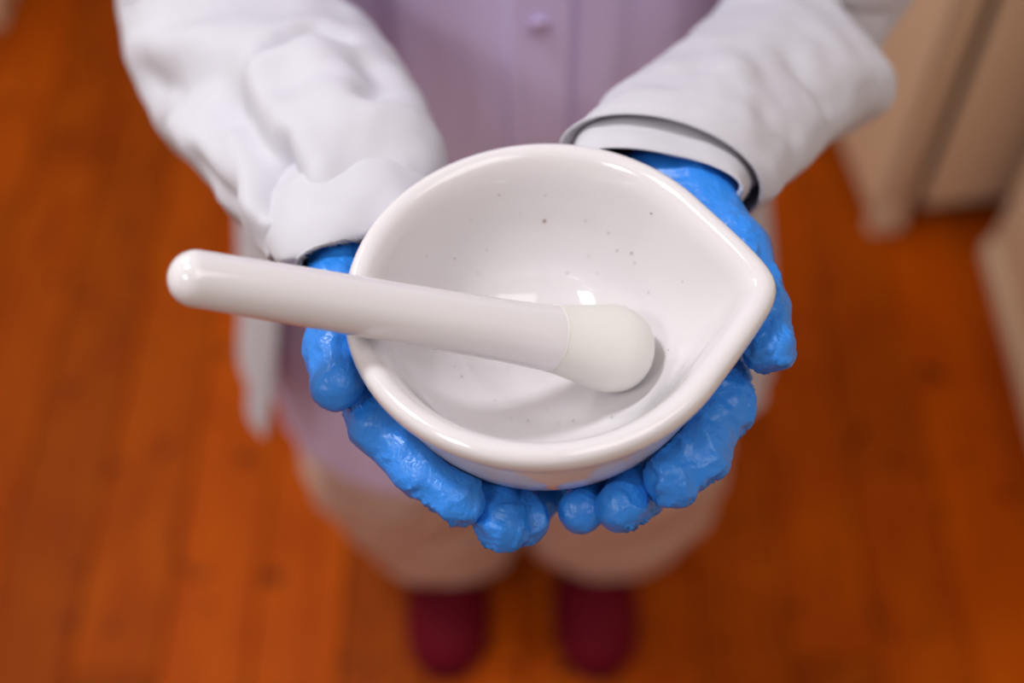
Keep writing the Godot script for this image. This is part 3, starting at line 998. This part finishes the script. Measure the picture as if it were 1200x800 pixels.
	for k in 700:
		var turn := rng.randf() * 0.62 - 0.06
		var p0: Vector3 = sleeve_point(cc, chh, [0.50, 0.62, 0.66, 0.55], 0.004, turn)[0]
		var p1: Vector3 = sleeve_point(cc, chh, [0.50, 0.62, 0.66, 0.55], 0.05, turn)[0]
		var dir := (p0 - p1).normalized() + Vector3(rng.randf() - 0.5, rng.randf() - 0.5, rng.randf() - 0.5) * 0.9
		var tip := p0 + dir * rng.randf_range(0.0008, 0.0030)
		var e1 := dir.cross(Vector3(0.3, 1, 0.2)).normalized() * 0.0003
		var e2 := dir.cross(e1).normalized() * 0.0003
		p0 -= (p0 - p1).normalized() * 0.001
		for q in [[p0 + e1, p0 + e2 - e1, tip], [p0 + e2 - e1, p0 - e2 - e1, tip], [p0 - e2 - e1, p0 + e1, tip]]:
			for w in q:
				fr.add_vertex(w)
	fr.generate_normals()
	var frm := obj("frayed_threads", fr.commit(), M.coat, coat)
	frm.set_meta("kind", "stuff")
	s0.set_meta("label", "crumpled white sleeve at the left")
	var rs := [
		[at(655, 168, 0.525), at(892, 236, 0.525), 0.60], [at(690, 140, 0.545), at(930, 202, 0.545), 0.60], [at(742, 100, 0.58), at(975, 160, 0.58), 0.6], [at(792, 62, 0.615), at(1008, 132, 0.615), 0.62],
		[at(826, 28, 0.640), at(1047, 118, 0.640), 0.54], [at(842, 6, 0.655), at(1006, 58, 0.655), 0.60], [at(862, -16, 0.67), at(984, 18, 0.67), 0.7], [at(890, -60, 0.68), at(985, -45, 0.68), 0.8], [at(925, -130, 0.67), at(1060, -110, 0.67), 0.85],
		[Vector3(0.115, 1.17, -0.58), Vector3(0.235, 1.19, -0.60), 0.9], [Vector3(0.10, 1.25, -0.67), Vector3(0.238, 1.29, -0.685), 0.9], [Vector3(0.06, 1.30, -0.70), Vector3(0.215, 1.375, -0.71), 0.9]]
	var rf := [
		[[Vector2(0.3100, 0.225), Vector2(0.2682, 0.136), Vector2(0.2855, 0.056)], 0.010, 0.0020],
		[[Vector2(0.2109, 0.208), Vector2(0.1900, 0.142), Vector2(0.1818, 0.092)], 0.008, -0.0025],
		[[Vector2(0.0909, 0.156), Vector2(0.0909, 0.089), Vector2(0.0864, 0.050)], 0.007, -0.0020],
		[[Vector2(0.1691, 0.278), Vector2(0.1236, 0.214), Vector2(0.0991, 0.167)], 0.010, 0.0015],
		[[Vector2(0.0000, 0.314), Vector2(0.0000, 0.250), Vector2(0.0000, 0.172), Vector2(0.0000, 0.058)], 0.003, -0.0015],
		[[Vector2(0.1318, 0.194), Vector2(0.1864, 0.167), Vector2(0.2064, 0.094)], 0.014, -0.0020],
		[[Vector2(0.0909, 0.142), Vector2(0.0955, 0.094), Vector2(0.0209, 0.092)], 0.010, -0.0015],
		[[Vector2(0.0991, 0.319), Vector2(0.1655, 0.303), Vector2(0.2064, 0.269)], 0.010, -0.0020],
		[[Vector2(0.0245, 0.347), Vector2(0.0782, 0.292), Vector2(0.1318, 0.253)], 0.014, 0.0015],
		[[Vector2(0.0000, 0.064), Vector2(0.0664, 0.064), Vector2(0.1691, 0.064)], 0.012, 0.0020],
		]
	var s1 := obj("sleeve", sleeve(rs, 140, 190, rf, 91), M.coat, coat)
	s1.set_meta("label", "smooth wide white sleeve at the right")
	var us := [
		[at(935, 112, 0.685), at(985, 108, 0.685), 0.3], [at(892, 120, 0.70), at(1008, 130, 0.70), 0.5], [at(885, 62, 0.71), at(1020, 84, 0.71), 0.7], [at(890, 5, 0.71), at(1040, 42, 0.71), 0.85], [at(902, -50, 0.70), at(1076, -8, 0.70), 0.85], [at(925, -120, 0.67), at(1108, -80, 0.67), 0.9],
		[Vector3(0.115, 1.17, -0.58), Vector3(0.235, 1.19, -0.60), 0.9], [Vector3(0.10, 1.25, -0.67), Vector3(0.238, 1.29, -0.685), 0.9], [Vector3(0.06, 1.30, -0.70), Vector3(0.215, 1.375, -0.71), 0.9]]
	obj("upper_sleeve", sleeve(us, 90, 80, [], 93), M.coat, coat)
	var ic := [
		[at(672, 188, 0.514), at(872, 224, 0.508), 0.30], [at(678, 166, 0.534), at(884, 212, 0.530), 0.62], [at(735, 140, 0.57), at(912, 182, 0.57), 0.64], [at(800, 105, 0.61), at(940, 150, 0.61), 0.5]]
	var cu := obj("cuff", sleeve(ic, 90, 40, [], 95, 0.003), M.coat, coat)
	cu.set_meta("label", "inner white cuff at the right wrist")
	# trousers: two legs joined above the knees
	var tn := noise(77, 7.0, 3)
	for s in [-1.0, 1.0]:
		var lp := [[0.085, 0.079, 0.088, 0.068, -0.695], [0.16, 0.090, 0.096, 0.074, -0.69], [0.26, 0.108, 0.108, 0.08, -0.685], [0.36, 0.112, 0.104, 0.085, -0.68], [0.46, 0.108, 0.092, 0.076, -0.69], [0.70, 0.085, 0.078, 0.08, -0.69], [0.86, 0.07, 0.078, 0.085, -0.69]]
		if s > 0:
			lp = [[0.090, 0.108, 0.092, 0.066, -0.70], [0.16, 0.116, 0.098, 0.074, -0.69], [0.26, 0.122, 0.108, 0.08, -0.685], [0.36, 0.118, 0.104, 0.085, -0.68], [0.46, 0.108, 0.092, 0.076, -0.69], [0.70, 0.085, 0.078, 0.08, -0.69], [0.86, 0.07, 0.078, 0.085, -0.69]]
		var rg := []
		for i in 51:
			var t := i / 50.0
			var p := []
			for k in 5:
				var col := []
				for q in lp:
					col.append(float(q[k]))
				p.append(catmull(col, t))
			var ring := PackedVector3Array()
			for j in 72:
				var a := TAU * j / 72
				var q := Vector3(p[1] * s + cos(a) * p[2], p[0], p[4] + sin(a) * p[3])
				var w := tn.get_noise_3d(q.x, q.y * 2.2, q.z) * 0.012 * (1.0 - smoothstep(0.3, 0.6, p[0]))
				ring.append(q + Vector3(cos(a), 0, sin(a)) * w + Vector3(0, (0.012 * sin(a) if i < 6 else 0.0), 0))
			rg.append(ring)
		var tr: MeshInstance3D = put.call("trouser_leg", loft(rg, true, true), M.trousers)
		tr.set_meta("label", "pale beige trouser leg")
	for s in [-1.0, 1.0]:
		shoe(who, Vector3(-0.079 if s < 0 else 0.103, 0, -0.668), s)

func shirt_front(prof: Array, y: float) -> float:
	var lo := 0.0
	var hi := 1.0
	for i in 24:
		var m := (lo + hi) / 2
		if float(catmull(column(prof, 0), m)) < y:
			lo = m
		else:
			hi = m
	return float(catmull(column(prof, 3), lo)) + float(catmull(column(prof, 2), lo))

func column(table: Array, k: int) -> Array:
	var c := []
	for q in table:
		c.append(float(q[k]))
	return c

func shoe(who: Node3D, mid: Vector3, s: float) -> void:
	# rounded slip-on seen from above; length runs along z, toe towards the viewer
	var o := MeshInstance3D.new()
	var rings := []
	var n := 26
	for i in n + 1:
		var t := float(i) / n
		var z := lerpf(-0.13, 0.120, t)
		var e := 1.0 - pow(absf(2.0 * t - 1.0), 4.5)
		var w := 0.0525 * sqrt(maxf(e, 0.0)) * lerpf(0.76, 1.0, smoothstep(0.15, 0.7, t))
		var h := lerpf(0.068, 0.050, t) * pow(maxf(e, 0.0), 0.35)
		var r := PackedVector3Array()
		for j in 40:
			var a := TAU * j / 40
			var y := 0.016 + (sin(a) * h if sin(a) > 0.0 else sin(a) * 0.006)
			r.append(Vector3(cos(a) * maxf(w, 0.0004), y, z))
		rings.append(r)
	var up := obj("shoe", loft(rings, true, true, true, true), M.shoe, who)
	up.position = mid - Vector3(0, 0, -0.69)
	up.set_meta("label", "maroon slip-on shoe")
	var sr := []
	for y in [0.0, 0.003, 0.014, 0.017]:
		var r := PackedVector3Array()
		var g := 0.001 if y > 0.0 and y < 0.017 else -0.001
		for j in 64:
			var a := TAU * j / 64
			var t := (sin(a) + 1.0) / 2.0
			var ww := (0.0525 + g) * lerpf(0.76, 1.0, smoothstep(0.15, 0.7, t))
			r.append(Vector3(signf(cos(a)) * pow(absf(cos(a)), 0.8) * ww, y, -0.005 + (0.125 + g) * sin(a)))
		sr.append(r)
	obj("sole", loft(sr, true, true, true, true), M.sole, up)
